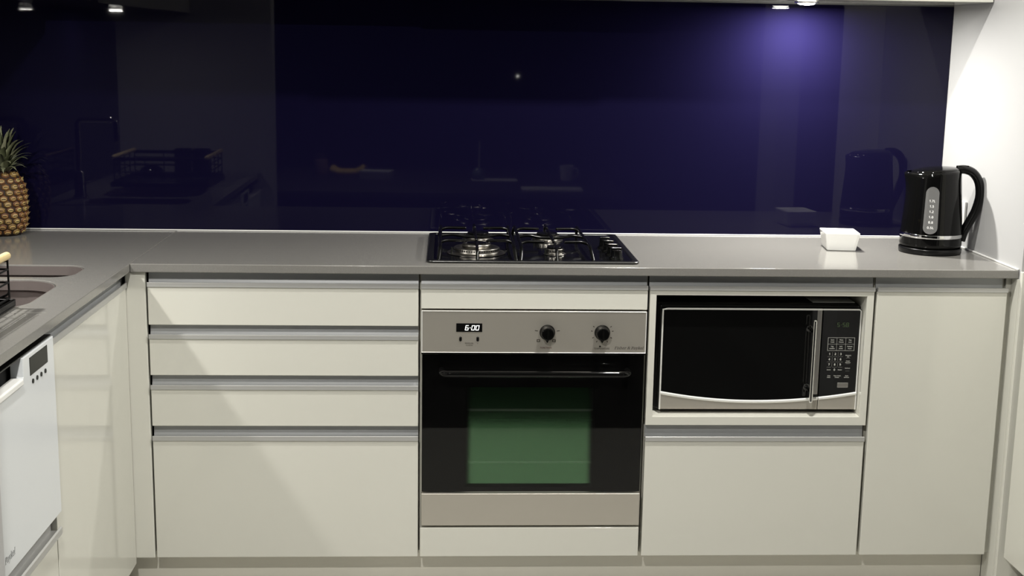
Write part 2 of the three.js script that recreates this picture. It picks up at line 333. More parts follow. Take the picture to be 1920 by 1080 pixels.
for (const [lx, lz, label] of [[0.75, 1.07, 'round recessed ceiling downlight above the kitchen floor, nearest the cooktop'], [-0.35, 2.85, 'round recessed ceiling downlight over the table end of the kitchen']]) {
  const c = thing('ceiling_downlight', label, 'lamp', [lx, top, lz]);
  mesh('trim_ring', lathe([[0.046, -0.001], [0.047, -0.006], [0.056, -0.0075], [0.062, -0.0005]], 48), M.white, c);
  mesh('lens', lathe([[0, -0.003], [0.045, -0.003], [0.0455, -0.0005], [0, -0.0005]], 48), M.lampFace, c);
  lampLight(lx, top - 0.0085, lz, 0.075, lz < 2 ? CEIL_NITS : CEIL_NITS * 1.45);
}

// ------------------------------------------------------------------ oven
function sevenSegment(chars, h, w, gap, slant, depth) {
  const on = { 0: 'abcdef', 1: 'bc', 2: 'abged', 3: 'abgcd', 4: 'fgbc', 5: 'afgcd', 6: 'afgecd', 7: 'abc', 8: 'abcdefg', 9: 'abcdfg' }, t = h * 0.12, list = []; let x = 0;
  const bar = (cx, cy, bw, bh) => { const g = new THREE.BoxGeometry(bw, bh, depth); g.translate(cx, cy, 0); list.push(g); };
  for (const ch of chars) {
    if (ch === ':') { bar(x + t, h * 0.5, t * 1.2, t * 1.2); x += t * 2 + gap; continue; }
    const q = on[ch], e = t * 0.18;
    if (q.includes('a')) bar(x + w / 2, h - t / 2, w - t - e, t); if (q.includes('g')) bar(x + w / 2, h / 2, w - t - e, t); if (q.includes('d')) bar(x + w / 2, t / 2, w - t - e, t);
    if (q.includes('f')) bar(x + t / 2, h * 0.75, t, h / 2 - e); if (q.includes('b')) bar(x + w - t / 2, h * 0.75, t, h / 2 - e); if (q.includes('e')) bar(x + t / 2, h * 0.25, t, h / 2 - e); if (q.includes('c')) bar(x + w - t / 2, h * 0.25, t, h / 2 - e);
    x += w + gap;
  }
  const g = merge(list), p = g.attributes.position; for (let i = 0; i < p.count; i++) p.setX(i, p.getX(i) + p.getY(i) * slant);
  return g;
}
{
  const c = thing('oven', 'built-in oven with a steel control panel and black glass door', 'oven');
  const x0 = 0.005, x1 = 0.595;
  // cavity box behind the door, open to the front
  mesh('cavity', [bb(x0 + 0.02, x1 - 0.02, 0.20, 0.21, 0.10, 0.545), bb(x0 + 0.02, x1 - 0.02, 0.62, 0.63, 0.10, 0.545), bb(x0 + 0.02, x0 + 0.03, 0.21, 0.62, 0.10, 0.545), bb(x1 - 0.03, x1 - 0.02, 0.21, 0.62, 0.10, 0.545), bb(x0 + 0.02, x1 - 0.02, 0.20, 0.63, 0.09, 0.10)], M.blackMatte, c);
  for (const y of [0.503, 0.357]) { const rk = mesh('oven_rack', [bent([[0.045, y, 0.552], [0.555, y, 0.552]], 0.0032, 0.01), bent([[0.045, y, 0.15], [0.555, y, 0.15]], 0.003, 0.01)], M.steelEdge, c); mesh('rack_wires', Array.from({ length: 15 }, (_, k) => tube([[0.06 + k * 0.034, y + 0.001, 0.15], [0.06 + k * 0.034, y + 0.001, 0.535]], 0.0009, 1, 6)), M.blackGloss, rk); }
  const panel = mesh('control_panel', bb(x0, x1, 0.6685, 0.781, 0.556, F + 0.004, 0.0026), M.steel, c);
  mesh('panel_edge', [bb(x0, x1, 0.7785, 0.781, F + 0.003, F + 0.0052, 0.0008), bb(x0, x1, 0.6685, 0.6705, F + 0.003, F + 0.0052, 0.0008), bb(x0, x0 + 0.0025, 0.6705, 0.7785, F + 0.003, F + 0.0052, 0.0008), bb(x1 - 0.0025, x1, 0.6705, 0.7785, F + 0.003, F + 0.0052, 0.0008)], M.steelEdge, panel);
  mesh('clock_display', bb(0.0955, 0.1635, 0.7245, 0.7475, F + 0.003, F + 0.0052, 0.001), M.blackGlass, panel);
  mesh('clock_digits', mv(sevenSegment('6:00', 0.0132, 0.0088, 0.0022, 0.18, 0.0006), 0.118, 0.7292, F + 0.0055), M.digitGlow, panel);
  for (const x of [0.107, 0.152]) { const b = new THREE.CapsuleGeometry(0.0036, 0.006, 6, 14); b.scale(1, 1, 0.6); b.translate(x, 0.7055, F + 0.0042); mesh('button', b, M.blackPlastic, panel); }
  for (const x of [0.334, 0.4785]) {
    const k = lathe([[0.0, 0.027], [0.0135, 0.027], [0.0165, 0.025], [0.0178, 0.006], [0.0205, 0.003], [0.0205, 0]], 40); k.rotateX(Math.PI / 2); k.translate(x, 0.7245, F + 0.0042);
    const kn = mesh('knob', k, M.knob, panel);
    const ptr = new THREE.ConeGeometry(0.0075, 0.012, 4); ptr.rotateX(Math.PI); ptr.scale(1, 1, 0.5); ptr.translate(x, 0.7025, F + 0.010);
    mesh('pointer', [ptr, bb(x - 0.0022, x + 0.0022, 0.708, 0.741, F + 0.029, F + 0.0335, 0.002)], M.knob, kn);
  }
  const pr = canvasMaterial(2048, 400, (q, w, h) => {
    const s = w / 0.59, X = m => m * s, Y = m => (0.781 - m) * s; q.clearRect(0, 0, w, h); q.fillStyle = '#2a2622'; q.strokeStyle = '#38332d'; q.textAlign = 'center';
    q.font = 'italic 36px serif'; q.fillText('Fisher & Paykel', X(0.545), Y(0.6795));
    q.font = '20px sans-serif'; q.fillText('MANUAL', X(0.125), Y(0.6925)); q.fillText('CLOCK', X(0.125), Y(0.687)); q.fillText('-', X(0.102), Y(0.6925)); q.fillText('+', X(0.147), Y(0.6915));
    q.font = '22px sans-serif'; q.fillStyle = '#5a2f2a'; q.fillText('FUNCTION', X(0.326), Y(0.6805)); q.fillStyle = '#2a2622'; q.fillText('TEMPERATURE', X(0.4735), Y(0.679));
    q.lineWidth = 6;
    const dial = (cx, angs, r0, r1) => angs.forEach(a => { const t = a * Math.PI / 180; q.beginPath(); q.moveTo(X(cx + r0 * Math.sin(t)), Y(0.7245 + r0 * Math.cos(t))); q.lineTo(X(cx + r1 * Math.sin(t)), Y(0.7245 + r1 * Math.cos(t))); q.stroke(); });
    dial(0.329, [-82, 82], 0.025, 0.033); dial(0.4735, [-150, -120, -82, -55, 55, 82, 120, 150], 0.0255, 0.030);
    for (const [x, y] of [[0.306, 0.702], [0.347, 0.702]]) { q.strokeRect(X(x) - 12, Y(y) - 9, 24, 18); }
  });
  mesh('printed_legend', printPlane(0.59, 0.59 * 400 / 2048, 0.3, 0.781 - 0.59 * 200 / 2048, F + 0.0043), pr, panel);
  { const l = new THREE.CylinderGeometry(0.0022, 0.0022, 0.001, 14); l.rotateX(Math.PI / 2); l.translate(0.4735, 0.6872, F + 0.0044); mesh('indicator', l, M.blackGlass, panel); }
  // door: clear outer glass over a printed black border, tinted inner pane, steel foot, tubular handle
  const door = mesh('door', bb(x0, x1, 0.2825, 0.6625, 0.5795, F, 0.0012), M.clear, c);
  const frit = canvasMaterial(1024, 660, (q, w, h) => {   // printed border of black dots thinning out at the window
    q.fillStyle = '#010101'; q.fillRect(0, 0, w, h);
    const s = w / 0.586, wx0 = (0.118 - 0.007) * s, wx1 = (0.470 - 0.007) * s, wy0 = (0.662 - 0.573) * s, wy1 = (0.662 - 0.297) * s;
    q.clearRect(wx0, wy0, wx1 - wx0, wy1 - wy0);
    let sd = 3; const rr = () => ((sd = (sd * 16807) % 2147483647) / 2147483647);
    const edge = 44; q.fillStyle = '#010101';
    for (let y = wy0; y < wy1; y += 4) for (let k = 0; k < edge; k += 4) { const rad = 2.9 * (1 - k / edge); q.beginPath(); q.arc(wx0 + k + 2, y + 2, rad, 0, 7); q.fill(); q.beginPath(); q.arc(wx1 - k - 2, y + 2, rad, 0, 7); q.fill(); }
  }, { roughness: 0.6 });
  mesh('printed_border', printPlane(0.586, 0.586 * 660 / 1024, 0.3, 0.662 - 0.586 * 330 / 1024, 0.5785), frit, door);
  mesh('inner_pane', bb(0.09, 0.50, 0.285, 0.60, 0.562, 0.565), M.greenPane, door);
  mesh('door_top_edge', bb(x0, x1, 0.6628, 0.6655, 0.56, F - 0.0005, 0.001), M.blackGloss, door);
  const hy = 0.6205;
  mesh('handle', bent([[0.058, hy, F], [0.058, hy + 0.0005, F + 0.042], [0.548, hy + 0.0005, F + 0.042], [0.548, hy, F]], 0.0085, 0.024, 16), M.blackGloss, door);
  mesh('kick_panel', bb(x0 + 0.001, x1 - 0.001, 0.190, 0.280, 0.562, F + 0.001, 0.002), M.steel, door);
}

// ------------------------------------------------------------------ microwave
{
  const c = thing('microwave', 'black and silver microwave with a vertical bar handle standing in the niche', 'microwave');
  const Z = 0.556, x0 = 0.642, x1 = 1.1765, yb = 0.508, yt = 0.783, xd = 1.072;
  mesh('body', bb(0.630, 1.174, 0.5035, 0.796, 0.12, Z - 0.022, 0.006), M.blackMatte, c);
  mesh('bezel', bb(x0 - 0.006, x1 + 0.003, yb - 0.004, yt + 0.008, Z - 0.03, Z - 0.013, 0.005), M.blackPlastic, c);
  for (const [x, z] of [[0.68, 0.46], [1.12, 0.46], [0.68, 0.18], [1.12, 0.18]]) mesh('foot', mv(new THREE.CylinderGeometry(0.012, 0.010, 0.008, 16), x, 0.4995, z), M.blackPlastic, c);
  mesh('top_vent', bb(1.05, 1.165, 0.796, 0.7985, 0.40, 0.53, 0.001), M.aluDark, c);
  // arc of the lower trim
  const arcY = x => { const t = (x - 0.90) / 0.26; return 0.529 + 0.025 * t * t * (x < 0.9 ? 1.0 : 0.85); };
  const N = 26, xs = (a, b) => Array.from({ length: N + 1 }, (_, i) => a + (b - a) * i / N);
  const upper = (a, b, off = 0) => { const s = new THREE.Shape(); s.moveTo(a, yt); s.lineTo(b, yt); for (const x of xs(b, a)) s.lineTo(x, arcY(x) + off); s.closePath(); return s; };
  const lower = (a, b, off = 0) => { const s = new THREE.Shape(); s.moveTo(a, yb); for (const x of xs(a, b)) s.lineTo(x, arcY(x) + off); s.lineTo(b, yb); s.closePath(); return s; };
  const ex = (s, z0, z1, bev) => { const g = new THREE.ExtrudeGeometry(s, { depth: z1 - z0 - 2 * bev, bevelEnabled: true, bevelSize: bev, bevelThickness: bev, bevelOffset: -bev, bevelSegments: 3 }); g.translate(0, 0, z0 + bev); return g; };
  const door = mesh('door', ex(upper(x0, xd - 0.001, 0.003), Z - 0.0125, Z, 0.0012), M.blackGlass, c);
  mesh('steel_foot', metreUV(ex(lower(x0, xd - 0.001, -0.003), Z - 0.0125, Z + 0.001, 0.0015)), M.steel, door);
  const curve = (a, b) => new THREE.TubeGeometry(new THREE.CatmullRomCurve3(xs(a, b).map(x => V(x, arcY(x), Z - 0.001))), 60, 0.0046, 12);
  mesh('curved_trim', curve(x0, xd - 0.001), M.steelEdge, door);
  mesh('silver_edge', [bent([[x0 + 0.0008, yb + 0.001, Z - 0.0004], [x0 + 0.0008, yt, Z - 0.0004], [xd - 0.0018, yt, Z - 0.0004]], 0.0025, 0.004, 8)], M.steelEdge, door);
  mesh('door_side_strip', bb(xd - 0.014, xd - 0.0022, 0.55, yt - 0.002, Z - 0.001, Z + 0.0012, 0.001), M.satin, door);
  const hb = mesh('handle', bent([[1.0430, 0.757, Z + 0.034], [1.0430, 0.540, Z + 0.034]], 0.0052, 0.01, 14), M.chrome, door);
  for (const y of [0.731, 0.570]) { const p = lathe([[0.009, 0], [0.009, 0.004], [0.005, 0.008], [0.0045, 0.034]], 24); p.rotateX(Math.PI / 2); p.translate(1.0385, y, Z); mesh('handle_post', p, M.chrome, hb); }
  const cp = mesh('control_panel', ex(upper(xd + 0.001, x1, 0.003), Z - 0.0125, Z, 0.0012), M.blackGlass, c);
  mesh('steel_foot', metreUV(ex(lower(xd + 0.001, x1, -0.003), Z - 0.0125, Z + 0.001, 0.0015)), M.steel, cp);
  mesh('curved_trim', curve(xd + 0.001, x1), M.steelEdge, cp);
  mesh('silver_edge', [bent([[xd + 0.002, yt, Z - 0.0004], [x1 - 0.0008, yt, Z - 0.0004], [x1 - 0.0008, yb + 0.001, Z - 0.0004]], 0.0022, 0.004, 8)], M.steelEdge, cp);
  mesh('clock_digits', mv(sevenSegment('5:58', 0.0115, 0.0072, 0.0024, 0.08, 0.0005), 1.112, 0.736, Z + 0.0005), M.digitGreen, cp);
  const pw = 0.10, ph = 0.235;
  const keys = canvasMaterial(870, 2048, (q, w, h) => {
    const s = w / pw, X = m => (m - 1.074) * s, Y = m => (0.782 - m) * s; q.clearRect(0, 0, w, h);
    q.strokeStyle = '#a9a9a4'; q.fillStyle = '#c4c4be'; q.lineWidth = 9; q.textAlign = 'center'; q.textBaseline = 'middle';
    const gx0 = 1.0905, gx1 = 1.1625, gy0 = 0.7065, gy1 = 0.671;
    q.strokeRect(X(gx0), Y(gy0), (gx1 - gx0) * s, (gy0 - gy1) * s);
    q.lineWidth = 6; q.beginPath(); for (const t of [1 / 3, 2 / 3]) { q.moveTo(X(gx0 + t * (gx1 - gx0)), Y(gy0)); q.lineTo(X(gx0 + t * (gx1 - gx0)), Y(gy1)); } q.moveTo(X(gx0), Y((gy0 + gy1) / 2)); q.lineTo(X(gx1), Y((gy0 + gy1) / 2)); q.stroke();
    q.font = 'bold 36px sans-serif';
    [['Auto', 'Cook'], ['Pizza', 'Potato'], ['Pop', 'corn'], ['Veg', 'etables'], ['Soft', 'drink'], ['Reheat', 'Plate']].forEach(([a, b], i) => { const x = X(gx0 + (i % 3 + 0.5) / 3 * (gx1 - gx0)), y = Y(gy0 - (Math.floor(i / 3) + 0.5) * (gy0 - gy1) / 2); q.fillText(a, x, y - 22); q.fillText(b, x, y + 28); });
    q.font = 'bold 72px sans-serif'; q.strokeStyle = '#8a8a86'; q.lineWidth = 5;
    const kx = [1.097, 1.1125, 1.1275];
    for (let r = 0; r < 4; r++) for (let k = 0; k < 3; k++) {
      const y = 0.6615 - r * 0.0145, ch = r < 3 ? String(r * 3 + k + 1) : k === 1 ? '0' : '';
      if (ch) q.fillText(ch, X(kx[k]), Y(y)); else { q.font = 'bold 34px sans-serif'; q.fillText(k ? 'Power' : 'Clock', X(kx[k]), Y(y)); q.font = 'bold 72px sans-serif'; }
      if (r < 3) { q.beginPath(); q.moveTo(X(kx[k]) - 52, Y(y - 0.00725)); q.lineTo(X(kx[k]) + 52, Y(y - 0.00725)); q.stroke(); }
      if (k < 2 && r < 3) { q.beginPath(); q.moveTo(X(kx[k] + 0.0076), Y(y) - 50); q.lineTo(X(kx[k] + 0.0076), Y(y) + 50); q.stroke(); }
    }
    q.font = 'bold 34px sans-serif';
    [[0.658, 'Memory', 'Set'], [0.6425, 'Timer', 'Kitchen'], [0.6225, 'Defrost', '']].forEach(([y, a, b]) => { q.fillText(a, X(1.148), Y(y)); if (b) q.fillText(b, X(1.148), Y(y) + 38); q.beginPath(); q.moveTo(X(1.148) - 50, Y(y) + 66); q.lineTo(X(1.148) + 50, Y(y) + 66); q.stroke(); });
    [[1.0985, 'Stop', 'Clear'], [1.121, 'Time Cook', 'Power'], [1.147, 'Auto', 'Defrost']].forEach(([x, a, b]) => { q.fillText(a, X(x), Y(0.6015)); q.fillText(b, X(x), Y(0.6015) + 40); });
  }, { roughness: 0.2 });
  mesh('printed_legend', printPlane(pw, pw * 2048 / 870, 1.074 + pw / 2, 0.782 - pw * 1024 / 870, Z + 0.0003), keys, cp);
  mesh('start_button', bb(1.123, 1.1525, 0.5685, 0.5825, Z - 0.002, Z + 0.0012, 0.0025), M.satin, cp);
}

// ------------------------------------------------------------------ gas cooktop
{
  const c = thing('gas_cooktop', 'black four-burner gas cooktop with cast trivets set into the worktop', 'cooktop', [0, SH, 0]);
  const x0 = 0.017, x1 = 0.577, z0 = 0.048, z1 = 0.556;
  const rim = roundRect(x0, x1, -z1, -z0, 0.02); rim.holes.push(roundRect(x0 + 0.018, x1 - 0.018, -z1 + 0.018, -z0 - 0.018, 0.014, THREE.Path));
  const rg = new THREE.ExtrudeGeometry(rim, { depth: 0.001, bevelEnabled: true, bevelSize: 0.006, bevelThickness: 0.003, bevelOffset: -0.006, bevelSegments: 4, curveSegments: 10 }); rg.rotateX(-Math.PI / 2); rg.translate(0, 0.0035, 0);
  mesh('rim', rg, M.rimSteel, c);
  mesh('hob_plate', bb(x0 + 0.012, x1 - 0.012, 0.0005, 0.0052, z0 + 0.012, z1 - 0.012), M.enamel, c);
  const burner = (x, z, r, wok) => {
    const b = mesh('burner', mv(lathe([[0, 0.004], [r * 1.25, 0.0045], [r * 1.28, 0.006], [r * 1.05, 0.008], [r, 0.010], [r, 0.019], [r * 0.96, 0.021], [r * 0.80, 0.021], [r * 0.76, 0.016], [r * 0.5, 0.016], [r * 0.5, 0.02], [0, 0.02]], 48), x, 0.0015, z), M.burnerAlu, c);
    const notches = []; const n = Math.round(r * 900); for (let k = 0; k < n; k++) { const a = k / n * 2 * Math.PI, q = new THREE.BoxGeometry(0.002, 0.004, 0.003); q.translate(0, 0.016, r + 0.0004); q.rotateY(a); q.translate(x, 0.0015, z); notches.push(q); }
    const p = mesh('flame_ports', notches, M.blackMatte, b); p.userData.kind = 'stuff';
    if (wok) { mesh('inner_ring', mv(lathe([[r * 0.52, 0.018], [r * 0.62, 0.019], [r * 0.64, 0.027], [r * 0.60, 0.031], [r * 0.46, 0.031], [r * 0.44, 0.022]], 48), x, 0.0015, z), M.burnerAlu, b); mesh('cap', mv(lathe([[0, 0.034], [r * 0.4, 0.033], [r * 0.44, 0.030], [r * 0.42, 0.026], [0, 0.026]], 40), x, 0.0015, z), M.blackGloss, b); }
    else mesh('cap', mv(lathe([[0, 0.0275], [r * 0.78, 0.027], [r * 0.86, 0.0245], [r * 0.82, 0.021], [0, 0.021]], 40), x, 0.0015, z), M.enamel, b);
    const ig = new THREE.CylinderGeometry(0.0022, 0.003, 0.02, 10); ig.translate(x - r * 1.08, 0.015, z + r * 0.45); mesh('igniter', ig, M.lcd, b);
  };
  burner(0.150, 0.415, 0.062, true); burner(0.160, 0.175, 0.036, false); burner(0.362, 0.43, 0.024, false); burner(0.360, 0.18, 0.036, false);
  const trivet = (a, b, zs) => {
    const t = 0.036, zf = 0.535, zb = 0.075, list = [];
    for (const x of [a, b]) list.push(bent([[x + (x < (a + b) / 2 ? -0.004 : 0.004), 0.006, zf + 0.006], [x, t - 0.004, zf - 0.03], [x, t, zf - 0.06], [x, t, zb + 0.03], [x + (x < (a + b) / 2 ? -0.004 : 0.004), 0.006, zb]], 0.0046, 0.018, 8));
    const zm = (zs[0] + zs[1]) / 2, xm = (a + b) / 2;
    for (const z of zs) for (const [x, s] of [[a, 1], [b, -1]]) list.push(bent([[x, t - 0.002, z], [x + s * 0.016, t + 0.004, z], [xm - s * (z === zs[1] ? 0.030 : 0.028), t + 0.003, z]], 0.0042, 0.008, 8));
    list.push(bent([[a, t - 0.002, zm], [a + 0.03, t + 0.003, zm], [xm - 0.03, t - 0.004, zm], [xm + 0.03, t - 0.004, zm], [b - 0.03, t + 0.003, zm], [b, t - 0.002, zm]], 0.0042, 0.012, 8));
    list.push(bent([[xm, t - 0.004, zm], [xm, t + 0.003, zm + 0.03], [xm, t + 0.002, zs[1] - 0.022]], 0.0042, 0.01, 8), bent([[xm, t - 0.004, zm], [xm, t + 0.003, zm - 0.03], [xm, t + 0.002, zs[0] + 0.022]], 0.0042, 0.01, 8));
    list.push(bent([[xm, 0.006, zf + 0.006], [xm, t - 0.006, zf - 0.012], [xm, t + 0.002, zs[1] + 0.022]], 0.0042, 0.012, 8), bent([[xm, 0.006, zb], [xm, t + 0.002, zb + 0.016], [xm, t + 0.002, zs[0] - 0.022]], 0.0042, 0.012, 8));
    mesh('trivet', list, M.castIron, c);
  };
  trivet(0.052, 0.248, [0.175, 0.415]); trivet(0.268, 0.452, [0.18, 0.43]);
  for (let k = 0; k < 4; k++) {
    const x = 0.512 + k * 0.003, z = 0.315 + k * 0.062;
    const kn = mesh('knob', mv(lathe([[0, 0.0275], [0.0125, 0.027], [0.0145, 0.024], [0.0155, 0.008], [0.020, 0.0045], [0.0205, 0]], 36), x, 0.005, z), M.blackGloss, c);
    mesh('grip', bb(x - 0.0145, x + 0.0145, 0.030, 0.0375, z - 0.003, z + 0.003, 0.0025), M.blackGloss, kn);
  }
}

// ------------------------------------------------------------------ kettle, outlet, dish
let kettle;
{
  const c = kettle = thing('electric_kettle', 'glossy black electric kettle with a silver band and clear water gauge', 'kettle', [1.447, SH, 0.296], -0.2);
  mesh('power_base', lathe([[0, 0.0005], [0.083, 0.0005], [0.086, 0.003], [0.0865, 0.014], [0.084, 0.018], [0, 0.018]]), M.blackPlastic, c);
  const RP = [[0.0835, 0.019], [0.0852, 0.022], [0.085, 0.05], [0.0842, 0.06], [0.0815, 0.10], [0.0775, 0.15], [0.0735, 0.20], [0.0715, 0.222], [0.069, 0.230]];
  const rad = y => { for (let i = 1; i < RP.length; i++) if (y <= RP[i][1]) { const [r0, y0] = RP[i - 1], [r1, y1] = RP[i]; return r0 + (r1 - r0) * (y - y0) / (y1 - y0); } return RP.at(-1)[0]; };
  const fine = []; for (let i = 0; i <= 40; i++) { const y = 0.019 + (0.230 - 0.019) * i / 40; fine.push([rad(y), y]); }
  const body = lathe([[0, 0.019], ...fine, [0.062, 0.2335]], 96);
  { const p = body.attributes.position; for (let i = 0; i < p.count; i++) { const x = p.getX(i), y = p.getY(i), z = p.getZ(i), r = Math.hypot(x, z), a = Math.abs(Math.atan2(z, -x)); const up = Math.max(0, (y - 0.14) / 0.09), k = Math.exp(-((a / 0.42) ** 2)) * up ** 2.2 * 0.016; if (r > 0.01) { p.setX(i, x * (r + k) / r); p.setZ(i, z * (r + k) / r); } p.setY(i, y + (y > 0.2 ? (x / 0.07) * 0.006 * Math.min(1, (y - 0.2) / 0.03) : 0)); } body.computeVertexNormals(); }
  mesh('body', body, M.blackGloss, c);
  const lid = lathe([[0.0655, 0.2315], [0.0645, 0.2350], [0.058, 0.2385], [0.03, 0.2425], [0, 0.2435]], 64); { const p = lid.attributes.position; for (let i = 0; i < p.count; i++) p.setY(i, p.getY(i) + p.getX(i) / 0.07 * 0.006); lid.computeVertexNormals(); }
  mesh('lid', lid, M.blackGloss, c);
  mesh('silver_band', lathe([[0.0852, 0.0475], [0.0862, 0.0485], [0.0860, 0.0565], [0.0846, 0.0575]], 96), M.chrome, c);
  // handle: flattened sweep
  const pts = [[0.058, 0.236], [0.080, 0.2375], [0.103, 0.228], [0.120, 0.203], [0.1255, 0.165], [0.118, 0.125], [0.104, 0.092], [0.090, 0.062], [0.0835, 0.036]];
  const hg = tube(pts.map(([x, y]) => [x, y, 0]), 0.0125, 60, 16); hg.scale(1, 1, 1.25);
  mesh('handle', hg, M.blackPlastic, c);
  { const b = bb(0.066, 0.094, 0.244, 0.2475, -0.008, 0.008, 0.0015); b.rotateZ(0.02); mesh('lid_button', b, M.blackGloss, c); }
  // water gauge bent onto the body, facing the room
  const gy0 = 0.062, gy1 = 0.193, gw = 0.0185;
  const st = roundRect(-gw, gw, gy0, gy1, gw * 0.98);
  const sg = new THREE.ExtrudeGeometry(st, { depth: 0.002, bevelEnabled: false, curveSegments: 14 });
  const turn = -0.2;
  const bend = g => { const p = g.attributes.position, uv = new Float32Array(p.count * 2); for (let i = 0; i < p.count; i++) { const x = p.getX(i), y = p.getY(i), d = p.getZ(i), r = rad(y) + 0.0002 + d, a = x / 0.08 - turn - Math.PI / 2 + Math.PI / 2; uv[2 * i] = (x + gw) / (2 * gw); uv[2 * i + 1] = (y - gy0) / (gy1 - gy0); p.setXYZ(i, r * Math.sin(a + 2 * turn), y, r * Math.cos(a + 2 * turn)); } g.setAttribute('uv', new THREE.BufferAttribute(uv, 2)); g.computeVertexNormals(); return g; };
  const gm = canvasMaterial(256, 900, (q, w, h) => { q.fillStyle = '#6b6b6b'; q.fillRect(0, 0, w, h); q.fillStyle = '#e8e8e8'; q.font = 'bold 62px sans-serif'; q.textAlign = 'center'; ['1.7L', '1.5', '1.2', '1.0', '0.8', '0.5L'].forEach((t, i) => q.fillText(t, w * 0.52, 290 + i * 102)); }, { transparent: false, roughness: 0.12 });
  mesh('water_gauge', bend(sg), gm, c);
}
{
  const c = thing('power_outlet', 'white double power outlet on the right wall behind the kettle', 'outlet', [xr, 1.0, 0.165]);
  mesh('plate', bb(-0.008, -0.0005, -0.036, 0.036, -0.058, 0.058, 0.003), M.white, c);
  for (const s of [-1, 1]) { mesh('switch', bb(-0.012, -0.0075, 0.014, 0.026, s * 0.026 - 0.006, s * 0.026 + 0.006, 0.0015), M.white, c); }
  for (const [dy, dz] of [[0.002, -0.033], [0.002, -0.021], [-0.012, -0.027]]) mesh('socket_slot', bb(-0.0086, -0.0079, dy - 0.004, dy + 0.004, dz - 0.001, dz + 0.001), M.blackMatte, c);
}
{
  const c = kettle, back = g => { g.translate(-1.447, -SH, -0.296); g.rotateY(0.2); return g; };
  mesh('power_plug', back(bb(xr - 0.036, xr - 0.0085, 0.978, 1.004, 0.177, 0.207, 0.006)), M.blackPlastic, c);
  mesh('power_cable', back(tube([[xr - 0.03, 0.98, 0.192], [xr - 0.034, 0.955, 0.196], [xr - 0.030, 0.925, 0.205], [1.548, 0.9045, 0.225], [1.525, 0.9035, 0.24], [1.50, 0.9035, 0.212], [1.47, 0.9045, 0.208]], 0.0032, 50, 8)), M.cord, c);
}
{
  const c = thing('dish', 'small square white ceramic dish on the worktop left of the kettle', 'dish', [1.1988, SH, 0.2466], -0.1225);
  const lv = [[0.0395, 0.0005], [0.041, 0.002], [0.0496, 0.0490], [0.0494, 0.0508], [0.0478, 0.0508], [0.0464, 0.0488], [0.038, 0.005], [0.0, 0.005]];
  const pos = [], idx = [], C = 64, e = 22;
  lv.forEach(([r, y]) => { for (let k = 0; k < C; k++) { const a = k / C * 2 * Math.PI, q = (Math.abs(Math.cos(a)) ** e + Math.abs(Math.sin(a)) ** e) ** (-1 / e); pos.push(r * q * Math.cos(a), y, r * q * Math.sin(a) * 1.16); } });
  for (let i = 0; i < lv.length - 1; i++) for (let k = 0; k < C; k++) { const a = i * C + k, b = i * C + (k + 1) % C; idx.push(a, a + C, b, b, a + C, b + C); }
  const base = pos.length / 3; pos.push(0, 0.0005, 0); for (let k = 0; k < C; k++) idx.push(base, k, (k + 1) % C);
  const g = new THREE.BufferGeometry(); g.setAttribute('position', new THREE.Float32BufferAttribute(pos, 3)); g.setIndex(idx); const ng = g.toNonIndexed(); ng.computeVertexNormals(); ng.setAttribute('uv', new THREE.Float32BufferAttribute(new Float32Array(ng.attributes.position.count * 2), 2));
  mesh('dish_body', ng, M.white, c);
}

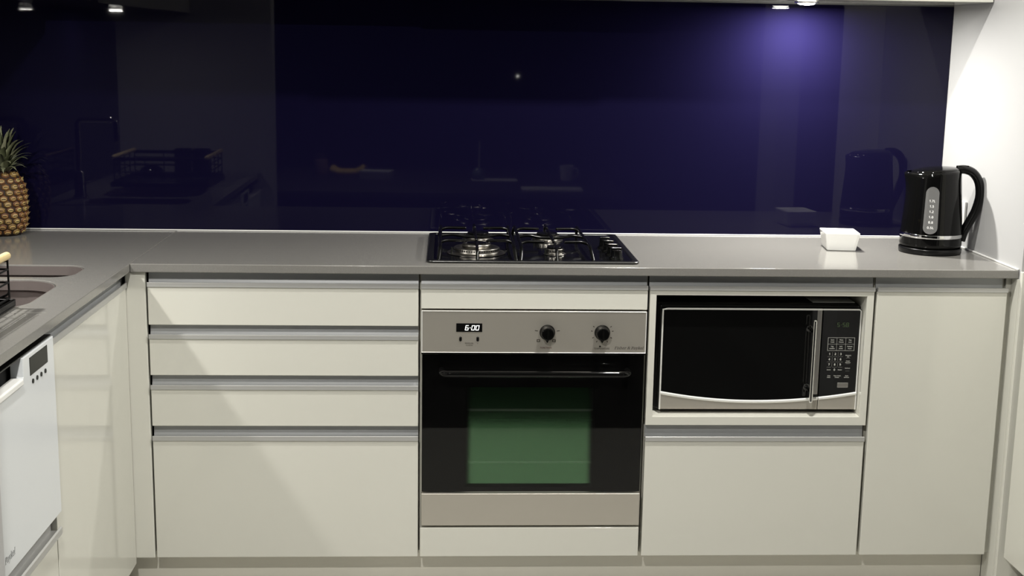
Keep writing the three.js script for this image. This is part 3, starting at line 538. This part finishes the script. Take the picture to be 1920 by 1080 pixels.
// ------------------------------------------------------------------ pineapple
{
  const c = thing('pineapple', 'ripe pineapple with a spiky green crown standing in the left corner', 'pineapple', [-1.206, SH, 0.115]);
  const skin = std({ color: lin(0.022, 0.009, 0.004), roughness: 0.7 });
  const H = 0.185, prof = t => 0.064 * Math.pow(Math.max(0, 1 - Math.pow(Math.abs(2 * t - 0.92) / 1.12, 3.2)), 0.5);
  const lp = []; for (let i = 0; i <= 24; i++) { const t = i / 24; lp.push([Math.max(0.0005, prof(t)), t * H]); } lp[0][0] = 0.0001;
  mesh('fruit', lathe([[0, 0], [prof(0), 0.0002], ...lp.slice(1)], 48), skin, c);
  const eyeMats = [[0.13, 0.052, 0.013], [0.16, 0.070, 0.018], [0.10, 0.036, 0.010], [0.15, 0.085, 0.022], [0.18, 0.105, 0.025]].map(q => std({ color: lin(...q), roughness: 0.5 }));
  const bractMats = [[0.38, 0.25, 0.09], [0.44, 0.31, 0.13], [0.31, 0.18, 0.06], [0.43, 0.33, 0.12]].map(q => std({ color: lin(...q), roughness: 0.55 }));
  // one eye: a lozenge pillow with a pale ridged bract and a dry tip
  const eye = lathe([[0, 0.0040], [0.004, 0.0040], [0.0085, 0.0032], [0.0112, 0.0016], [0.0118, -0.003]], 6); eye.rotateX(Math.PI / 2); eye.scale(1, 0.86, 1);
  const bract = new THREE.SphereGeometry(0.0078, 12, 8); bract.scale(1, 0.66, 0.20); bract.translate(0, -0.0004, 0.0038);
  const ridge = new THREE.CapsuleGeometry(0.0011, 0.009, 4, 8); ridge.rotateZ(Math.PI / 2); ridge.translate(0, -0.0002, 0.0053);
  const tip = new THREE.ConeGeometry(0.0011, 0.009, 5); tip.rotateX(0.8); tip.translate(0, 0.001, 0.0068);
  const bractGeo = merge([bract, tip]), rows = 11;
  for (let i = 0; i < rows; i++) {
    const t = 0.065 + 0.875 * i / (rows - 1), r = prof(t), y = t * H, dr = (prof(Math.min(1, t + 0.02)) - prof(Math.max(0, t - 0.02))) / (0.04 * H);
    const k0 = Math.max(7, Math.round(2 * Math.PI * r / 0.0245));
    for (let k = 0; k < k0; k++) {
      const a = (k + (i % 2) * 0.5 + R(-0.06, 0.06)) / k0 * 2 * Math.PI + i * 0.06;
      const e = mesh('eye', eye, eyeMats[Math.floor(R(0, 5))], c), nrm = V(Math.sin(a), -dr, Math.cos(a)).normalize();
      e.position.set(r * Math.sin(a), y, r * Math.cos(a)); e.lookAt(e.position.clone().add(nrm).add(c.position)); e.scale.setScalar(R(0.95, 1.08));
      mesh('bract', bractGeo, bractMats[Math.floor(R(0, 4))], e); mesh('ridge', ridge, skin, e);
    }
  }
  const leafMats = [[0.13, 0.145, 0.075], [0.18, 0.19, 0.11], [0.25, 0.25, 0.16], [0.15, 0.16, 0.10]].map(q => std({ color: lin(...q), roughness: 0.55, side: THREE.DoubleSide }));
  const leaf = (L, w, curl) => {
    const pos = [], idx = [], n = 10; let y = 0, x = 0, th = 0.15;
    for (let i = 0; i <= n; i++) { const t = i / n, ww = w * (1 - t ** 1.8) * (0.75 + 0.5 * Math.min(1, t * 3)) + 0.0003; for (const [s, off] of [[-1, 0.0022], [0, -0.0006], [1, 0.0022], [0, -0.0022]]) pos.push(s * ww, y + 0, x + off * (1 - t)); th += curl / n * (0.4 + 1.2 * t); y += Math.cos(th) * L / n; x += Math.sin(th) * L / n; }
    for (let i = 0; i < n; i++) for (let k = 0; k < 4; k++) { const a = i * 4 + k, b = i * 4 + (k + 1) % 4; idx.push(a, b, a + 4, b, b + 4, a + 4); }
    const g = new THREE.BufferGeometry(); g.setAttribute('position', new THREE.Float32BufferAttribute(pos, 3)); g.setIndex(idx); g.computeVertexNormals(); return g;
  };
  const kinds = [leaf(0.106, 0.0115, 0.4), leaf(0.104, 0.0115, 0.9), leaf(0.092, 0.011, 1.4), leaf(0.064, 0.0095, 1.9)];
  for (let i = 0; i < 66; i++) {
    const t = i / 65, a = i * 2.39996, k = t < 0.28 ? 0 : t < 0.55 ? 1 : t < 0.8 ? 2 : 3;
    const l = mesh('leaf', kinds[k], leafMats[Math.floor(R(0, 4))], c); const rr = 0.003 + 0.015 * t;
    l.position.set(rr * Math.sin(a), H - 0.006 + 0.03 * (1 - t), rr * Math.cos(a)); l.rotation.set(0, a, 0); l.rotateX(0.06 + 0.50 * t + R(-0.08, 0.08)); l.scale.setScalar(R(0.9, 1.1));
  }
}

// ------------------------------------------------------------------ dish rack, tap
{
  const c = thing('dish_rack', 'black wire dish rack with pale wooden handles on the sink drainer', 'rack', [0, SH, 0]);
  const x0 = -1.205, x1 = -0.853, z0 = 1.16, z1 = 1.50, w = 0.0022;
  mesh('tray', [bb(x0 - 0.012, x1 + 0.008, 0.0005, 0.006, z0 - 0.015, z1 + 0.015, 0.003), bb(x0 - 0.012, x1 + 0.008, 0.004, 0.017, z1 + 0.009, z1 + 0.015, 0.002), bb(x0 - 0.012, x1 + 0.008, 0.004, 0.017, z0 - 0.015, z0 - 0.009, 0.002), bb(x0 - 0.012, x0 - 0.006, 0.004, 0.017, z0 - 0.01, z1 + 0.01, 0.002), bb(x1 + 0.002, x1 + 0.008, 0.004, 0.017, z0 - 0.01, z1 + 0.01, 0.002)], M.blackPlastic, c);
  const ring = (y, r) => { const q = [[x0, y, z0], [x1, y, z0], [x1, y, z1], [x0, y, z1]]; return q.map((p, i) => tube([p, q[(i + 1) % 4]], r, 1, 8)); };
  const wires = [...ring(0.055, w), ...ring(0.083, w), ...ring(0.021, w)];
  for (let k = 0; k <= 9; k++) { const x = x0 + (x1 - x0) * k / 9; for (const z of [z0, z1]) if (k % 3 === 0) wires.push(tube([[x, 0.02, z], [x, 0.106, z]], w, 1, 8)); wires.push(tube([[x, 0.021, z0], [x, 0.021, z1]], w * 0.8, 1, 6)); }
  for (let k = 0; k <= 4; k++) { const z = z0 + (z1 - z0) * k / 4; for (const x of [x0, x1]) wires.push(bent([[x, 0.108, z], [x, 0.03, z], [x + (x < -1 ? 0.02 : -0.02), 0.021, z]], w, 0.008, 8)); }
  mesh('wire_basket', wires, M.blackMatte, c);
  for (const z of [z0, z1]) mesh('top_rail', bb(x0, x1, 0.098, 0.112, z - 0.003, z + 0.003, 0.0025), M.blackMatte, c);
  for (const x of [x0, x1]) { const g = new THREE.CapsuleGeometry(0.0085, z1 - z0 - 0.006, 8, 16); g.rotateX(Math.PI / 2); g.translate(x, 0.112, (z0 + z1) / 2); mesh('wooden_handle', metreUV(g), M.wood, c); }
  for (const [x, i] of [[-1.00, 0], [-0.925, 1]]) {
    const h = thing('cutlery_holder', i ? 'black plastic cutlery holder in the dish rack, the one nearer its open end' : 'black plastic cutlery holder in the middle of the dish rack', 'holder', [x, SH + 0.024, z1 - 0.04]);
    const s = roundRect(-0.033, 0.033, -0.03, 0.03, 0.01); s.holes.push(roundRect(-0.030, 0.030, -0.027, 0.027, 0.008, THREE.Path));
    const g = new THREE.ExtrudeGeometry(s, { depth: 0.098, bevelEnabled: false }); g.rotateX(-Math.PI / 2); mesh('wall', g, M.blackPlastic, h); mesh('base', bb(-0.031, 0.031, 0, 0.003, -0.028, 0.028), M.blackPlastic, h);
  }
  const b = thing('bowl', 'dark bowl turned upside down to dry in the dish rack', 'bowl', [-1.10, SH + 0.024, z0 + 0.17]);
  mesh('bowl_body', lathe([[0.052, 0], [0.050, 0.012], [0.040, 0.030], [0.022, 0.042], [0.021, 0.046], [0.018, 0.046], [0, 0.043]], 40), M.blackGloss, b);
}
{
  const c = thing('sink_tap', 'tall square-necked chrome tap at the sink, seen mirrored in the glass', 'tap', [-1.235, SH, 0.80]);
  mesh('post', lathe([[0, 0.0005], [0.026, 0.0005], [0.026, 0.006], [0.020, 0.010], [0.020, 0.09], [0.012, 0.095], [0, 0.095]], 32), M.chrome, c);
  mesh('neck', bent([[0, 0.09, 0], [0, 0.275, 0], [0.13, 0.275, 0.02], [0.13, 0.20, 0.02]], 0.0105, 0.022, 16), M.chrome, c);
  mesh('lever', bent([[0.02, 0.06, 0], [0.045, 0.062, 0], [0.062, 0.115, 0]], 0.0055, 0.012, 12), M.chrome, c);
}

// ------------------------------------------------------------------ tall cupboard at the right
{
  const c = thing('pantry_cupboard', 'tall cream cupboard standing past the end of the right wall', 'cupboard');
  mesh('carcass', bb(xr + 0.007, xr + 0.6, 0.117, top - 0.003, 0.642, 1.13, 0.002), M.cream, c);
  mesh('plinth', bb(xr + 0.06, xr + 0.6, 0, 0.116, 0.66, 1.11), M.kick, c);
}

// ------------------------------------------------------------------ table end of the room, seen only mirrored in the blue glass
{
  const dark = std({ color: lin(0.012, 0.010, 0.009), roughness: 0.6 });
  const t = thing('dining_table', 'dark table behind the viewer, dimly mirrored in the blue glass', 'table', [0, 0, 2.93]);
  mesh('tabletop', bb(-0.85, 0.95, 0.72, 0.75, -0.55, 0.60, 0.004), dark, t);
  for (const x of [-0.79, 0.83]) for (const z of [-0.49, 0.48]) mesh('leg', bb(x, x + 0.06, 0, 0.72, z, z + 0.06, 0.003), dark, t);
  const paper = std({ color: lin(0.45, 0.45, 0.45), roughness: 0.9 });
  tag(mesh('paper_sheet', bb(0.20, 0.44, 0.7502, 0.753, 2.90, 3.02), paper), 'white paper lying mirrored left of the cup', 'paper');
  tag(mesh('paper_sheet', bb(0.44, 0.74, 0.7502, 0.758, 2.46, 2.60), paper), 'long pale paper stack mirrored below the cup', 'paper');
  const cup = thing('cup', 'pale cup mirrored dimly above the cooktop', 'cup', [0.70, 0.75, 2.93]);
  mesh('cup_body', lathe([[0, 0.0005], [0.028, 0.0005], [0.032, 0.01], [0.038, 0.085], [0.035, 0.085], [0.029, 0.012], [0, 0.01]], 32), paper, cup);
  mesh('handle', bent([[0.036, 0.07, 0], [0.06, 0.066, 0], [0.058, 0.03, 0], [0.032, 0.024, 0]], 0.004, 0.01, 8), paper, cup);
  const jar = thing('jar', 'small tan jar mirrored beside the yellow bananas', 'jar', [-0.605, 0.75, 3.12]);
  mesh('jar_body', lathe([[0, 0.0005], [0.035, 0.0005], [0.038, 0.006], [0.038, 0.08], [0.03, 0.09]], 32), std({ color: lin(0.20, 0.13, 0.10), roughness: 0.4 }), jar);
  mesh('lid', lathe([[0.032, 0.0905], [0.032, 0.108], [0.028, 0.112], [0, 0.112]], 32), dark, jar);
  const box = thing('box', 'flat pale box mirrored right of the bananas', 'box', [-0.30, 0.7502, 2.98], 0.2);
  mesh('base', bb(-0.08, 0.08, 0, 0.03, -0.05, 0.05, 0.001), paper, box);
  mesh('lid', bb(-0.082, 0.082, 0.0302, 0.042, -0.052, 0.052, 0.001), paper, box);
  const ban = std({ color: lin(0.55, 0.38, 0.05), roughness: 0.5 });
  for (let k = 0; k < 3; k++) {
    const b = thing('banana', ['lowest yellow banana mirrored between jar and box', 'middle yellow banana mirrored between jar and box', 'topmost yellow banana mirrored between jar and box'][k], 'banana', [-0.462, 0.7665, 3.09 + 0.036 * k], 0.0);
    mesh('fruit', bent([[-0.08, 0.012 + 0.004 * k, 0], [-0.05, 0.001, 0.0], [0, 0.0, 0], [0.05, 0.001, 0], [0.08, 0.014 + 0.004 * k, 0]], 0.0165, 0.02, 12), ban, b);
    mesh('stem', tube([[0.08, 0.014 + 0.004 * k, 0], [0.105, 0.03, 0]], 0.005, 1, 8), dark, b);
  }
  const v = thing('bud_vase', 'small vase with a thin upright stem mirrored above the paper', 'vase', [0.235, 0.7535, 2.96]);
  mesh('vase_body', lathe([[0, 0.0005], [0.03, 0.0005], [0.036, 0.02], [0.03, 0.045], [0.014, 0.06], [0.012, 0.06], [0, 0.03]], 32), std({ color: lin(0.10, 0.14, 0.15), roughness: 0.3 }), v);
  mesh('stem', tube([[0.003, 0.031, 0], [0.006, 0.20, 0]], 0.003, 1, 8), paper, v);
  const l = thing('indicator_light', 'tiny standby light far across the room, a dot in the glass', 'light', [0.731, 1.15, 8.492]);
  mesh('housing', bb(-0.03, 0.03, -0.02, 0.02, -0.001, 0.0075, 0.002), M.blackPlastic, l);
  mesh('lens', mv(new THREE.SphereGeometry(0.008, 16, 10), 0, 0, -0.003), M.lampFace, l);
}
renderer.render(scene, camera);
